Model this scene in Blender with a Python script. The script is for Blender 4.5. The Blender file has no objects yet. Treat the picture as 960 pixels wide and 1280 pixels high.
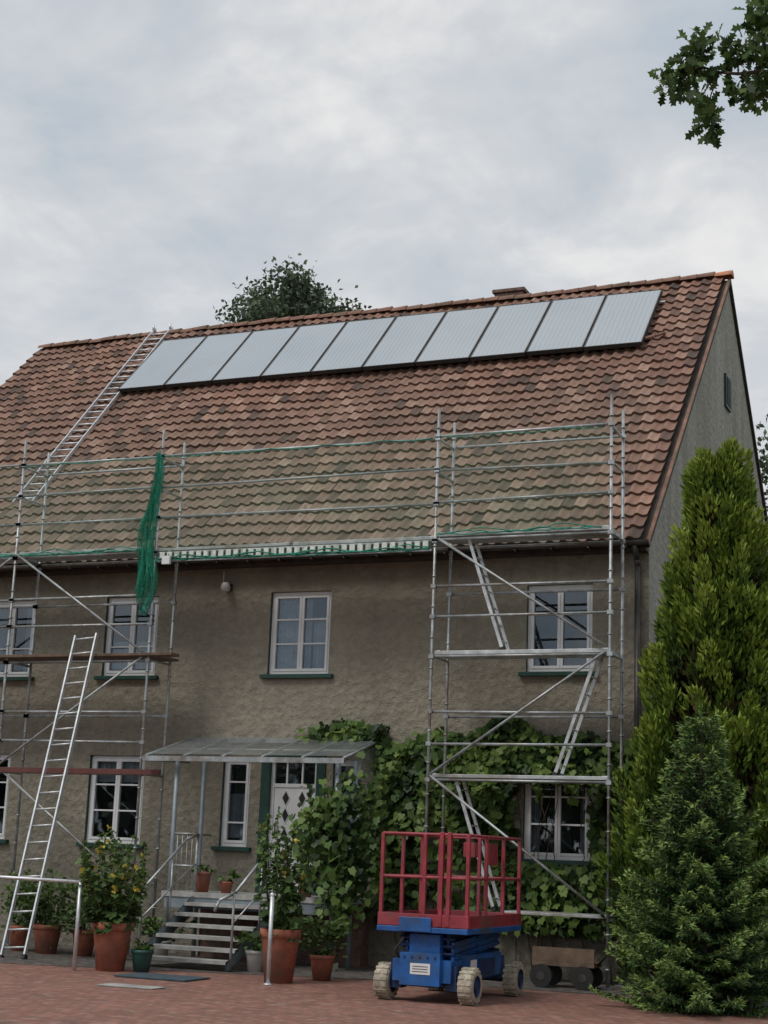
import bpy, math, random
import numpy as np
from mathutils import Vector, Matrix, Euler, noise
rnd = random.Random(7)
rng = np.random.default_rng(11)
scene = bpy.context.scene
coll = scene.collection

# ------------------------------------------------------------------ materials
def newmat(name):
    m = bpy.data.materials.new(name); m.use_nodes = True
    nt = m.node_tree; b = nt.nodes['Principled BSDF']
    return m, nt, b
def N(nt, t, **kw):
    n = nt.nodes.new(t)
    for k, v in kw.items(): setattr(n, k, v)
    return n
def ramp(nt, fac, stops):
    r = N(nt, 'ShaderNodeValToRGB')
    e = r.color_ramp.elements
    e[0].position, e[0].color = stops[0][0], (*stops[0][1], 1)
    e[1].position, e[1].color = stops[-1][0], (*stops[-1][1], 1)
    for p, c in stops[1:-1]:
        x = e.new(p); x.color = (*c, 1)
    nt.links.new(fac, r.inputs[0]); return r.outputs[0]
def tex(nt, scale, detail=4, rough=.6, vec=None, kind='ShaderNodeTexNoise'):
    n = N(nt, kind); n.inputs['Scale'].default_value = scale
    if kind == 'ShaderNodeTexNoise':
        n.inputs['Detail'].default_value = detail; n.inputs['Roughness'].default_value = rough
    if vec is None:
        vec = N(nt, 'ShaderNodeTexCoord').outputs['Object']
    nt.links.new(vec, n.inputs['Vector']); return n.outputs[0]
def mapped(nt, scale=(1, 1, 1), rot=(0, 0, 0), loc=(0, 0, 0)):
    c = N(nt, 'ShaderNodeTexCoord'); m = N(nt, 'ShaderNodeMapping')
    m.inputs['Scale'].default_value = scale; m.inputs['Rotation'].default_value = rot; m.inputs['Location'].default_value = loc
    nt.links.new(c.outputs['Object'], m.inputs['Vector']); return m.outputs[0]
def mixc(nt, fac, a, b, mode='MIX'):
    m = N(nt, 'ShaderNodeMix', data_type='RGBA', blend_type=mode)
    for s, v in ((0, fac), (6, a), (7, b)):
        if isinstance(v, (int, float)): m.inputs[s].default_value = v
        elif isinstance(v, tuple): m.inputs[s].default_value = (*v, 1)
        else: nt.links.new(v, m.inputs[s])
    return m.outputs[2]
def math_(nt, op, a, b=None, c=None):
    m = N(nt, 'ShaderNodeMath', operation=op)
    for i, v in enumerate((a, b, c)):
        if v is None: continue
        if isinstance(v, (int, float)): m.inputs[i].default_value = v
        else: nt.links.new(v, m.inputs[i])
    return m.outputs[0]
def bump(nt, b, h, strength=.4, dist=.02):
    n = N(nt, 'ShaderNodeBump'); n.inputs['Strength'].default_value = strength; n.inputs['Distance'].default_value = dist
    nt.links.new(h, n.inputs['Height']); nt.links.new(n.outputs[0], b.inputs['Normal'])
def simple(name, col, rough=.6, metal=0, var=.25, scale=6, bumps=0.0, dirt=None):
    m, nt, b = newmat(name)
    n = tex(nt, scale, 3, .65)
    lo = tuple(c * (1 - var) for c in col); hi = tuple(min(1, c * (1 + var)) for c in col)
    c = ramp(nt, n, [(.3, lo), (.7, hi)])
    if dirt:
        d = tex(nt, scale * .35, 4, .7)
        f = ramp(nt, d, [(.48, (0, 0, 0)), (.68, (1, 1, 1))])
        c = mixc(nt, f, c, dirt)
    nt.links.new(c, b.inputs['Base Color'])
    b.inputs['Roughness'].default_value = rough; b.inputs['Metallic'].default_value = metal
    if bumps: bump(nt, b, n, bumps, .01)
    return m
def leafmat(name, stops, rough=.55, trans=.25):
    m, nt, b = newmat(name)
    a = N(nt, 'ShaderNodeAttribute', attribute_name='tint')
    c = ramp(nt, a.outputs['Fac'], stops)
    nt.links.new(c, b.inputs['Base Color']); b.inputs['Roughness'].default_value = rough
    b.inputs['Specular IOR Level'].default_value = .3
    if trans > 0:
        t = N(nt, 'ShaderNodeBsdfTranslucent'); nt.links.new(c, t.inputs[0])
        mx = N(nt, 'ShaderNodeMixShader'); mx.inputs[0].default_value = trans
        nt.links.new(b.outputs[0], mx.inputs[1]); nt.links.new(t.outputs[0], mx.inputs[2])
        nt.links.new(mx.outputs[0], nt.nodes['Material Output'].inputs[0])
    return m

def stucco(name, a, bcol, dark):
    m, nt, b = newmat(name)
    n1 = tex(nt, .55, 5, .65); n2 = tex(nt, 7, 4, .7)
    vs = tex(nt, 1, 4, .6, mapped(nt, (1.6, 1.6, .25)))
    c = ramp(nt, n1, [(.3, a), (.7, bcol)])
    c = mixc(nt, ramp(nt, n2, [(.35, (.45,)*3), (.65, (1,)*3)]), tuple(x*.66 for x in a), c)
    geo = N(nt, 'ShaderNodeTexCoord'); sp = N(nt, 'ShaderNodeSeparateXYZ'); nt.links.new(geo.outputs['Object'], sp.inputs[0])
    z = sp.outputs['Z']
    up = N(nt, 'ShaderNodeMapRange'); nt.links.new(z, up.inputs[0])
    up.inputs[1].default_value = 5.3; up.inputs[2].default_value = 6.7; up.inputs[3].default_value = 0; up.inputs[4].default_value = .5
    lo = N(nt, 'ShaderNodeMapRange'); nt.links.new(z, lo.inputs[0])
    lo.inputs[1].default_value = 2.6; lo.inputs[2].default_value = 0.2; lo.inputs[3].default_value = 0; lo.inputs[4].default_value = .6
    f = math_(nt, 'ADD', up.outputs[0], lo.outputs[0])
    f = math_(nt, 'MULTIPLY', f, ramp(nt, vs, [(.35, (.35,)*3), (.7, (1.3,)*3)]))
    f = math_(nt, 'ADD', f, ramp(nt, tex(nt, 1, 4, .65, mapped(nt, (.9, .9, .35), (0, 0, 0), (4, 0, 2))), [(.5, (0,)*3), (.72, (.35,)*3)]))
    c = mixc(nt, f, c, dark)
    nt.links.new(c, b.inputs['Base Color']); b.inputs['Roughness'].default_value = .92
    v = N(nt, 'ShaderNodeTexVoronoi'); v.inputs['Scale'].default_value = 9; nt.links.new(geo.outputs['Object'], v.inputs['Vector'])
    h = math_(nt, 'ADD', math_(nt, 'MULTIPLY', v.outputs['Distance'], .5), math_(nt, 'ADD', n2, math_(nt, 'MULTIPLY', tex(nt, 40, 2), .35)))
    bump(nt, b, h, 1.0, .045)
    return m
M = {}
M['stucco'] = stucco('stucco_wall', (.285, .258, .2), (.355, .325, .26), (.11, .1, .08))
M['stucco_gable'] = stucco('stucco_gable', (.42, .40, .35), (.52, .5, .45), (.2, .19, .16))

def rooftile():
    m, nt, b = newmat('clay_roof_tile')
    a = N(nt, 'ShaderNodeAttribute', attribute_name='tint').outputs['Fac']
    c = ramp(nt, a, [(0, (.075, .045, .036)), (.35, (.215, .105, .074)), (.7, (.295, .152, .106)), (1, (.42, .255, .19))])
    geo = N(nt, 'ShaderNodeTexCoord'); sp = N(nt, 'ShaderNodeSeparateXYZ'); nt.links.new(geo.outputs['Object'], sp.inputs[0])
    mr = N(nt, 'ShaderNodeMapRange'); nt.links.new(sp.outputs['Z'], mr.inputs[0])
    mr.inputs[1].default_value = 10.8; mr.inputs[2].default_value = 7.8; mr.inputs[3].default_value = .08; mr.inputs[4].default_value = .85
    xr = N(nt, 'ShaderNodeMapRange'); nt.links.new(sp.outputs['X'], xr.inputs[0])
    xr.inputs[1].default_value = -.2; xr.inputs[2].default_value = -1.8; xr.inputs[3].default_value = .12; xr.inputs[4].default_value = 1
    n = tex(nt, .9, 5, .7)
    f = math_(nt, 'MULTIPLY', math_(nt, 'MULTIPLY', mr.outputs[0], xr.outputs[0]), ramp(nt, n, [(.3, (.45,)*3), (.6, (1,)*3)]))
    moss = mixc(nt, a, (.12, .1, .065), (.3, .26, .19))
    c = mixc(nt, f, c, moss)
    s = ramp(nt, tex(nt, 11, 4, .7), [(.54, (0,)*3), (.66, (1,)*3)])
    c = mixc(nt, math_(nt, 'MULTIPLY', s, .6), c, (.07, .058, .046))
    big = ramp(nt, tex(nt, .35, 4, .6), [(.35, (0,)*3), (.65, (.35,)*3)])
    c = mixc(nt, big, c, (.15, .1, .078))
    nt.links.new(c, b.inputs['Base Color']); b.inputs['Roughness'].default_value = .7
    bump(nt, b, tex(nt, 30, 3), .4, .006)
    return m
M['tile'] = rooftile()
M['ridge'] = simple('ridge_tile', (.23, .12, .085), .8, 0, .4, 3, .3, (.1, .08, .05))
M['ridgeend'] = simple('ridge_end_tile', (.5, .2, .11), .7)
M['green'] = simple('green_trim', (.012, .055, .042), .5, 0, .3, 5)
M['white'] = simple('white_frame', (.74, .75, .76), .4, 0, .06, 4)
M['curtain'] = simple('net_curtain', (.46, .49, .52), .9, 0, .25, 5)
M['dark'] = simple('dark_interior', (.02, .022, .025), .8)
M['brownboard'] = simple('eaves_board', (.045, .035, .028), .8, 0, .4, 4)
M['zinc'] = simple('zinc_gutter', (.09, .085, .08), .5, .6, .4, 3)
M['alu'] = simple('aluminium', (.62, .64, .66), .45, .6, .2, 8)
M['galv'] = simple('galvanised_tube', (.40, .43, .44), .45, .5, .35, 5, 0, (.22, .19, .16))
M['steeldeck'] = simple('steel_deck', (.5, .53, .54), .5, .4, .3, 4, 0, (.28, .25, .2))
M['plank'] = simple('timber_plank', (.14, .095, .065), .85, 0, .4, 5, .3)
M['redboard'] = simple('red_brown_board', (.13, .045, .04), .7, 0, .3, 4)
M['bluesteel'] = simple('painted_post', (.24, .29, .32), .5, .2, .2, 4)
M['net_edge'] = simple('net_rope', (.02, .24, .16), .7)
M['pale'] = simple('pale_block', (.62, .66, .62), .7, 0, .25, 20)
M['red'] = simple('red_paint', (.30, .04, .055), .5, 0, .3, 5, 0, (.19, .07, .07))
M['blue'] = simple('blue_paint', (.015, .1, .33), .45, 0, .35, 5, .1, (.05, .08, .13))
M['bluedark'] = simple('dark_blue_steel', (.01, .035, .11), .5, 0, .4, 7)
M['tyre'] = simple('pale_tyre', (.42, .38, .3), .9, 0, .3, 10, .4, (.2, .17, .13))
M['black'] = simple('black_rubber', (.02, .02, .02), .7)
M['terra'] = simple('terracotta', (.34, .115, .07), .8, 0, .3, 7, .2, (.22, .12, .09))
M['whitepot'] = simple('white_glaze', (.6, .6, .58), .4, 0, .15, 6)
M['greenpot'] = simple('green_plastic', (.02, .09, .08), .5)
M['soil'] = simple('soil', (.03, .022, .016), .95)
M['bark'] = simple('bark', (.10, .08, .06), .95, 0, .4, 14, .8)
M['stem'] = simple('green_stem', (.09, .15, .04), .7)
M['concrete'] = simple('step_tread', (.38, .38, .37), .8, 0, .2, 6, .2, (.25, .24, .22))
M['brickch'] = simple('chimney_brick', (.16, .1, .08), .9, 0, .4, 9, .4)
M['mat'] = simple('door_mat', (.05, .08, .1), .95)
M['lamp'] = simple('lamp_glass', (.6, .6, .58), .3)

def glassmat():
    m, nt, b = newmat('window_glass')
    g = N(nt, 'ShaderNodeBsdfGlossy'); g.inputs['Roughness'].default_value = .02; g.inputs[0].default_value = (.75, .85, .95, 1)
    t = N(nt, 'ShaderNodeBsdfTransparent'); t.inputs[0].default_value = (.7, .76, .8, 1)
    lw = N(nt, 'ShaderNodeFresnel'); lw.inputs[0].default_value = 1.5
    f = math_(nt, 'ADD', lw.outputs[0], .09)
    bmp = N(nt, 'ShaderNodeBump'); bmp.inputs['Strength'].default_value = .15; bmp.inputs['Distance'].default_value = .02
    nt.links.new(tex(nt, 1.5, 1), bmp.inputs['Height']); nt.links.new(bmp.outputs[0], g.inputs['Normal'])
    mx = N(nt, 'ShaderNodeMixShader'); nt.links.new(f, mx.inputs[0])
    nt.links.new(t.outputs[0], mx.inputs[1]); nt.links.new(g.outputs[0], mx.inputs[2])
    nt.links.new(mx.outputs[0], nt.nodes['Material Output'].inputs[0]); return m
M['glass'] = glassmat()
def netmat(name, lo, hi, col, cells, rough=.8):
    m, nt, b = newmat(name)
    b.inputs['Base Color'].default_value = (*col, 1); b.inputs['Roughness'].default_value = rough
    t = N(nt, 'ShaderNodeBsdfTransparent')
    mx = N(nt, 'ShaderNodeMixShader')
    nt.links.new(ramp(nt, tex(nt, cells, 4, .7), [(.3, (lo,)*3), (.7, (hi,)*3)]), mx.inputs[0])
    nt.links.new(t.outputs[0], mx.inputs[1]); nt.links.new(b.outputs[0], mx.inputs[2])
    nt.links.new(mx.outputs[0], nt.nodes['Material Output'].inputs[0]); return m
M['canopy'] = netmat('canopy_sheet', .3, .6, (.3, .33, .33), 3, .25)
M['net'] = netmat('safety_net_fine', .08, .26, (.12, .21, .14), 2.5)
M['netb'] = netmat('safety_net_bunched', .15, .85, (.03, .34, .22), 7)
def panelmat():
    m, nt, b = newmat('collector_glass')
    c = N(nt, 'ShaderNodeTexCoord'); sp = N(nt, 'ShaderNodeSeparateXYZ'); nt.links.new(c.outputs['Object'], sp.inputs[0])
    w = math_(nt, 'FRACT', math_(nt, 'MULTIPLY', sp.outputs['X'], 1/.0975))
    line = ramp(nt, w, [(0, (.22, .26, .3)), (.1, (.36, .415, .46)), (.9, (.39, .44, .49)), (1, (.22, .26, .3))])
    col = mixc(nt, ramp(nt, tex(nt, .5, 3), [(.3, (0,)*3), (.7, (.5,)*3)]), line, (.47, .52, .56))
    nt.links.new(col, b.inputs['Base Color']); b.inputs['Roughness'].default_value = .2; b.inputs['Metallic'].default_value = .35
    return m
M['panel'] = panelmat()

M['thuja'] = leafmat('thuja_foliage', [(0, (.012, .024, .006)), (.35, (.05, .095, .014)), (.65, (.125, .2, .025)), (1, (.26, .34, .05))], .6, 0)
M['spruce'] = leafmat('spruce_needles', [(0, (.01, .024, .01)), (.45, (.045, .095, .03)), (.75, (.11, .2, .055)), (1, (.24, .35, .1))], .55, 0)
M['oak'] = leafmat('oak_leaves', [(0, (.022, .042, .012)), (.5, (.06, .11, .03)), (1, (.14, .21, .06))], .5, .35)
M['treeleaf'] = leafmat('birch_leaves', [(0, (.04, .055, .035)), (.6, (.08, .11, .065)), (1, (.14, .18, .11))], .6, .2)
M['vine'] = leafmat('vine_leaves', [(0, (.018, .036, .01)), (.5, (.06, .12, .026)), (1, (.18, .26, .065))], .5, .2)
M['potleaf'] = leafmat('garden_leaves', [(0, (.022, .045, .014)), (.5, (.07, .125, .035)), (1, (.16, .24, .07))], .55, .2)
M['yellow'] = leafmat('blossoms', [(0, (.6, .48, .06)), (1, (.8, .7, .2))], .6, .2)
M['brownleaf'] = leafmat('dead_thuja', [(0, (.02, .014, .008)), (1, (.1, .065, .035))], .8, 0)

# ------------------------------------------------------------------ geometry helpers
class MB:
    def __init__(s, *mats):
        s.v = []; s.f = []; s.m = []; s.sm = []; s.mats = list(mats)
    def mi(s, k):
        if k not in s.mats: s.mats.append(k)
        return s.mats.index(k)
    def face(s, vs, mat, smooth=False):
        b = len(s.v); s.v += [tuple(x) for x in vs]; s.f.append(tuple(range(b, b+len(vs)))); s.m.append(s.mi(mat)); s.sm.append(smooth)
    def box(s, x0, x1, y0, y1, z0, z1, mat, T=None, bev=0):
        P = [Vector(p) for p in ((x0,y0,z0),(x1,y0,z0),(x1,y1,z0),(x0,y1,z0),(x0,y0,z1),(x1,y0,z1),(x1,y1,z1),(x0,y1,z1))]
        if T is not None: P = [T @ p for p in P]
        b = len(s.v); s.v += [tuple(p) for p in P]; k = s.mi(mat)
        for f in ((0,3,2,1),(4,5,6,7),(0,1,5,4),(1,2,6,5),(2,3,7,6),(3,0,4,7)):
            s.f.append(tuple(b+i for i in f)); s.m.append(k); s.sm.append(False)
    def tube(s, p0, p1, r, mat, n=8, r1=None, caps=True):
        p0 = Vector(p0); p1 = Vector(p1); r1 = r if r1 is None else r1
        d = (p1-p0); 
        if d.length < 1e-6: return
        d.normalize(); a = d.orthogonal().normalized(); c = d.cross(a)
        b = len(s.v); k = s.mi(mat)
        for p, rr in ((p0, r), (p1, r1)):
            for i in range(n):
                t = 2*math.pi*i/n; s.v.append(tuple(p + (a*math.cos(t)+c*math.sin(t))*rr))
        for i in range(n):
            j = (i+1) % n; s.f.append((b+i, b+j, b+n+j, b+n+i)); s.m.append(k); s.sm.append(True)
        if caps:
            s.f.append(tuple(b+n-1-i for i in range(n))); s.m.append(k); s.sm.append(False)
            s.f.append(tuple(b+n+i for i in range(n))); s.m.append(k); s.sm.append(False)
    def path(s, pts, r, mat, n=6, taper=1.0):
        L = len(pts)-1
        for i in range(L):
            ra = r*(1-(1-taper)*i/L); rb = r*(1-(1-taper)*(i+1)/L)
            s.tube(pts[i], pts[i+1], ra, mat, n, rb)
    def lathe(s, prof, c, mat, n=20):
        b = len(s.v); k = s.mi(mat)
        for r, z in prof:
            for i in range(n):
                t = 2*math.pi*i/n; s.v.append((c[0]+r*math.cos(t), c[1]+r*math.sin(t), c[2]+z))
        for q in range(len(prof)-1):
            for i in range(n):
                j = (i+1) % n; s.f.append((b+q*n+i, b+q*n+j, b+(q+1)*n+j, b+(q+1)*n+i)); s.m.append(k); s.sm.append(True)
    def obj(s, name, parent=None, bevel=0):
        me = bpy.data.meshes.new(name); me.from_pydata(s.v, [], s.f)
        for k in s.mats: me.materials.append(M[k])
        me.polygons.foreach_set('material_index', s.m); me.polygons.foreach_set('use_smooth', s.sm)
        me.update(); o = bpy.data.objects.new(name, me); coll.objects.link(o)
        if parent: o.parent = parent
        if bevel:
            w = o.modifiers.new('Bevel', 'BEVEL'); w.width = bevel; w.segments = 2; w.limit_method = 'ANGLE'
        return o
def empty(name, loc=(0, 0, 0)):
    e = bpy.data.objects.new(name, None); e.empty_display_size = .3; coll.objects.link(e); return e

DIAMOND = np.array([(0, 0), (.45, -.5), (1, 0), (.45, .5)])
OVAL = np.array([(0, 0), (.25, -.42), (.65, -.45), (1, 0), (.65, .45), (.25, .42)])
OAKL = np.array([(0, 0), (.15, -.12), (.25, -.3), (.33, -.15), (.48, -.45), (.56, -.2), (.75, -.42), (.82, -.16), (1, 0), (.82, .16), (.75, .42), (.56, .2), (.48, .45), (.33, .15), (.25, .3), (.15, .12)])
VINEL = np.array([(0, 0), (-.12, -.3), (.12, -.5), (.4, -.42), (.6, -.48), (.7, -.2), (1, 0), (.7, .2), (.6, .48), (.4, .42), (.12, .5), (-.12, .3)])
def norm(a): return a/np.maximum(np.linalg.norm(a, axis=1, keepdims=True), 1e-9)
def leaves(name, P, D, Nn, L, W, tint, mat, shape=DIAMOND, parent=None, curl=.15):
    P = np.asarray(P, float); n = len(P); k = len(shape)
    D = norm(np.asarray(D, float)); Nn = np.asarray(Nn, float); B = norm(np.cross(Nn, D)); Nn = np.cross(D, B)
    L = np.broadcast_to(L, n); W = np.broadcast_to(W, n)
    a = shape[:, 0][None, :, None]; c = shape[:, 1][None, :, None]
    V = P[:, None, :] + D[:, None, :]*a*L[:, None, None] + B[:, None, :]*c*W[:, None, None] + Nn[:, None, :]*((np.abs(c)*1.0-(a-.5)**2)*curl)*L[:, None, None]
    me = bpy.data.meshes.new(name); me.vertices.add(n*k); me.vertices.foreach_set('co', V.reshape(-1))
    me.loops.add(n*k); me.loops.foreach_set('vertex_index', np.arange(n*k, dtype=np.int32))
    me.polygons.add(n); me.polygons.foreach_set('loop_start', np.arange(0, n*k, k, dtype=np.int32))
    me.polygons.foreach_set('loop_total', np.full(n, k, dtype=np.int32))
    me.update(calc_edges=True); me.validate()
    at = me.attributes.new('tint', 'FLOAT', 'FACE'); at.data.foreach_set('value', np.clip(tint, 0, 1).astype(np.float32))
    me.materials.append(M[mat]); o = bpy.data.objects.new(name, me); coll.objects.link(o)
    if parent: o.parent = parent
    return o
def rv(n): return norm(rng.normal(size=(n, 3)))

# ------------------------------------------------------------------ ground
def sheet(name, pts, z, mat):
    b = MB(); b.face([(x, y, z) for x, y in pts], mat); return b.obj(name)
m, nt, b = newmat('grass_ground')
nt.links.new(ramp(nt, tex(nt, 1.2, 6, .7), [(.3, (.03, .05, .015)), (.7, (.07, .1, .03))]), b.inputs['Base Color']); b.inputs['Roughness'].default_value = 1
M['grass'] = m
def pavingmat(name, c1, c2, mortar, bw, bh, rot):
    m, nt, b = newmat(name)
    br = N(nt, 'ShaderNodeTexBrick'); br.inputs['Scale'].default_value = 1
    br.inputs['Brick Width'].default_value = bw; br.inputs['Row Height'].default_value = bh
    br.inputs['Mortar Size'].default_value = .008; br.inputs['Mortar Smooth'].default_value = .3; br.inputs['Bias'].default_value = 0
    br.inputs['Color1'].default_value = (*c1, 1); br.inputs['Color2'].default_value = (*c2, 1); br.inputs['Mortar'].default_value = (*mortar, 1)
    v = mapped(nt, (1, 1, 1), (0, 0, rot)); nt.links.new(v, br.inputs['Vector'])
    n1 = tex(nt, .8, 5, .7)
    c = mixc(nt, ramp(nt, n1, [(.35, (0,)*3), (.7, (.6,)*3)]), br.outputs['Color'], tuple(x*.5 for x in c1))
    c = mixc(nt, ramp(nt, tex(nt, 5, 4, .7), [(.52, (0,)*3), (.7, (.65,)*3)]), c, (.38, .28, .24))
    c = mixc(nt, ramp(nt, tex(nt, 2.2, 4, .7), [(.56, (0,)*3), (.68, (.6,)*3)]), c, (.09, .07, .055))
    nt.links.new(c, b.inputs['Base Color']); b.inputs['Roughness'].default_value = .8
    bump(nt, b, br.outputs['Fac'], -.5, .01); return m
M['pave'] = pavingmat('red_clay_paving', (.34, .15, .11), (.22, .11, .085), (.08, .065, .05), .21, .105, math.radians(20))
M['cobble'] = pavingmat('grey_cobble', (.085, .08, .075), (.12, .11, .1), (.03, .03, .025), .16, .12, 0)
sheet('ground', [(-400, -400), (400, -400), (400, 400), (-400, 400)], -.012, 'grass')
sheet('paving', [(-30, -30), (9, -30), (9, -2.4), (0, -2.3), (-3.2, -2.5), (-8, -4.1), (-14, -5), (-30, -5)], -.004, 'pave')
sheet('cobbled_strip', [(-30, -5.0), (-14, -5.0), (-8, -4.1), (-3.2, -2.5), (0, -2.3), (9, -2.4), (9, 3), (-30, 3)], 0.0, 'cobble')

# ------------------------------------------------------------------ house
house = empty('stucco_house')
XL, XR = -16.8, 0.0
RY, RZ = 6.95, 13.62
S = (13.62-6.73)/(6.95+.17)
EY = -.22; EZ = RZ - S*(RY-EY)
BY = 2*RY
openings = {
 'u1': (-12.45, -11.4, 4.66, 6.08), 'u2': (-9.88, -8.8, 4.66, 6.08), 'u3': (-6.58, -5.44, 4.66, 6.08), 'u4': (-1.98, -.9, 4.66, 6.06),
 'l1': (-12.75, -11.65, 1.76, 3.27), 'l2': (-9.98, -8.86, 1.76, 3.27), 'l4': (-1.98, -.9, 1.76, 3.2),
 'n1': (-7.32, -6.8, 1.78, 3.25), 'n2': (-5.27, -4.78, 1.78, 3.25), 'door': (-6.42, -5.56, 1.06, 3.25)}
xs = sorted({XL, XR} | {round(v[i], 3) for v in openings.values() for i in (0, 1)})
zs = sorted({0.0, 6.72} | {round(v[i], 3) for v in openings.values() for i in (2, 3)})
w = MB()
for i in range(len(xs)-1):
    for j in range(len(zs)-1):
        cx = (xs[i]+xs[i+1])/2; cz = (zs[j]+zs[j+1])/2
        if any(a < cx < b_ and c < cz < d for a, b_, c, d in openings.values()): continue
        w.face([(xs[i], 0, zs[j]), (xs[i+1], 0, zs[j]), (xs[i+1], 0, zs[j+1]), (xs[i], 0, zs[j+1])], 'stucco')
for k, (x0, x1, z0, z1) in openings.items():
    R_ = .16
    for q in ([(x0,0,z0),(x0,0,z1),(x0,R_,z1),(x0,R_,z0)], [(x1,0,z1),(x1,0,z0),(x1,R_,z0),(x1,R_,z1)]):
        w.face(q, 'green')
    w.face([(x0,0,z1),(x1,0,z1),(x1,R_,z1),(x0,R_,z1)], 'green')
    w.face([(x0,0,z0),(x0,R_,z0),(x1,R_,z0),(x1,0,z0)], 'stucco')
w.face([(XR, BY, 0), (XL, BY, 0), (XL, BY, 6.72), (XR, BY, 6.72)], 'stucco')
w.obj('walls', house)
g = MB()
top = RZ-.06
for X, sg in ((XR, 1), (XL, -1)):
    P = [(X, 0, 0), (X, BY, 0), (X, BY, 6.72), (X, RY, top), (X, 0, 6.72)]
    g.face(P if sg > 0 else P[::-1], 'stucco_gable')
g.obj('gable_walls', house)
b = MB(); b.box(0.004, .05, 6.4, 6.92, 10.72, 11.4, 'green'); b.box(.052, .06, 6.46, 6.86, 10.78, 11.34, 'dark'); b.box(.062, .07, 6.64, 6.68, 10.78, 11.34, 'green'); b.obj('gable_window', house)

def slope(name, front=True):
    Ls = math.hypot(RY-EY, RZ-EZ); nc = 29; tw = .215; x0, x1 = XL-.05, XR+.07
    nt_ = int((x1-x0)/tw)+1; sp = 8
    dirv = np.array([0, -(RY-EY)/Ls, -(RZ-EZ)/Ls])
    nrm = np.array([0, -(RZ-EZ)/Ls, (RY-EY)/Ls])
    V = []; F = []; tint = []
    t = np.linspace(0, 1, sp+1)
    prof = .042*np.clip(.5+.5*np.cos(2*np.pi*(t-.22)), 0, 1)**1.5
    ch = Ls/nc
    base = np.array([0, RY, RZ])
    for c in range(nc):
        for k in range(nt_):
            xa = x0+k*tw
            if xa+tw > x1+.02: continue
            j = rng.normal(0, .004); jj = rng.normal(0, .006); tl = rng.normal(0, .007); jx = rng.normal(0, .0025)
            tn = np.clip(rng.normal(.52, .24), 0, 1)
            if rng.random() < .03: tn = 0.0
            sag = .03*math.sin(xa*.5+1)+.02*math.sin(xa*1.3+c*.2)
            b0 = len(V)
            for ri, (v, h) in enumerate((( c*ch, 0.0), ((c+1)*ch+.03+jj, .05+j), ((c+1)*ch+.03+jj, .002+j))):
                for s_ in range(sp+1):
                    p = base + dirv*v + nrm*(prof[s_]+h+sag+tl*(t[s_]-.5))
                    V.append((xa+jx+t[s_]*(tw+.004), p[1] if front else 2*RY-p[1], p[2]))
            for ri in range(2):
                for s_ in range(sp):
                    a = b0+ri*(sp+1)+s_; q = (a, a+sp+1, a+sp+2, a+1)
                    F.append(q if front else q[::-1]); tint.append(tn if ri == 0 else tn*.15)  # lip faces tinted dark, painting in the shadow line under each course
    me = bpy.data.meshes.new(name); me.from_pydata(V, [], F)
    at = me.attributes.new('tint', 'FLOAT', 'FACE'); at.data.foreach_set('value', np.array(tint, dtype=np.float32))
    me.materials.append(M['tile']); me.update(); o = bpy.data.objects.new(name, me); coll.objects.link(o); o.parent = house
slope('roof_tiles_front', True)
slope('roof_tiles_back', False)
r = MB()
for sg in (1, -1):
    f = lambda y: y if sg > 0 else 2*RY-y
    P = [(XL-.03, f(EY+.05), EZ-.03), (XR+.05, f(EY+.05), EZ-.03), (XR+.05, f(RY), RZ-.06), (XL-.03, f(RY), RZ-.06)]
    r.face(P, 'brownboard')
    for X in (XR, XL-.06):
        A = Vector((X, f(EY+.02), EZ-.02)); B_ = Vector((X, f(RY), RZ-.02))
        q = [A, B_, B_-Vector((0, 0, .1)), A-Vector((0, 0, .1))]
        q2 = [p+Vector((.06, 0, 0)) for p in q]
        r.face(q[::-1], 'brownboard'); r.face(q2, 'brownboard'); r.face([q[3], q[2], q2[2], q2[3]], 'brownboard'); r.face([q[0], q2[0], q2[1], q[1]], 'ridge')
r.box(XL, XR, -.2, -.003, 6.52, 6.66, 'brownboard')
r.obj('eaves_and_verge_boards', house)
gt = MB()
n = 8
for k in range(n):
    a0 = math.pi+math.pi*k/n; a1 = math.pi+math.pi*(k+1)/n
    yy = lambda a: -.29+.075*math.cos(a); zz = lambda a: 6.66+.075*math.sin(a)
    gt.face([(XL, yy(a0), zz(a0)), (XR+.08, yy(a0), zz(a0)), (XR+.08, yy(a1), zz(a1)), (XL, yy(a1), zz(a1))], 'zinc', True)
for k in range(28): 
    x = XL+.3+k*.6; gt.box(x, x+.03, -.37, -.2, 6.56, 6.585, 'zinc')
gt.path([(-.16, -.29, 6.6), (-.16, -.12, 6.4), (-.16, -.08, 6.3), (-.16, -.08, 0)], .045, 'zinc', 10)
gt.obj('gutter_and_downpipe', house)
rc = MB()
x = XL-.05
while x < XR+.05:
    L_ = .36; last = x+L_ > XR-.2
    n = 8; r0 = .105; r1 = .13
    dz = .02*math.sin(x*.5+1)+rng.normal(0, .008)
    p = lambda X, rr, a: (X, RY+rr*1.15*math.cos(a), RZ+.0+dz+rr*math.sin(a))
    for i in range(n):
        a0 = math.pi*i/n; a1 = math.pi*(i+1)/n
        rc.face([p(x, r0, a0), p(min(x+L_+.03, XR+.1), r1, a0), p(min(x+L_+.03, XR+.1), r1, a1), p(x, r0, a1)], 'ridgeend' if last else 'ridge', True)
    rc.face([p(min(x+L_+.03, XR+.1), r1, math.pi*i/n) for i in range(n+1)], 'ridgeend' if last else 'ridge')
    x += L_
rc.obj('ridge_tiles', house)
ch = MB(); ch.box(-5.25, -4.6, 7.5, 8.1, 12.4, 14.02, 'brickch'); ch.box(-5.3, -4.55, 7.45, 8.15, 14.023, 14.1, 'brickch'); ch.obj('chimney', house, .01)

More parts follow.
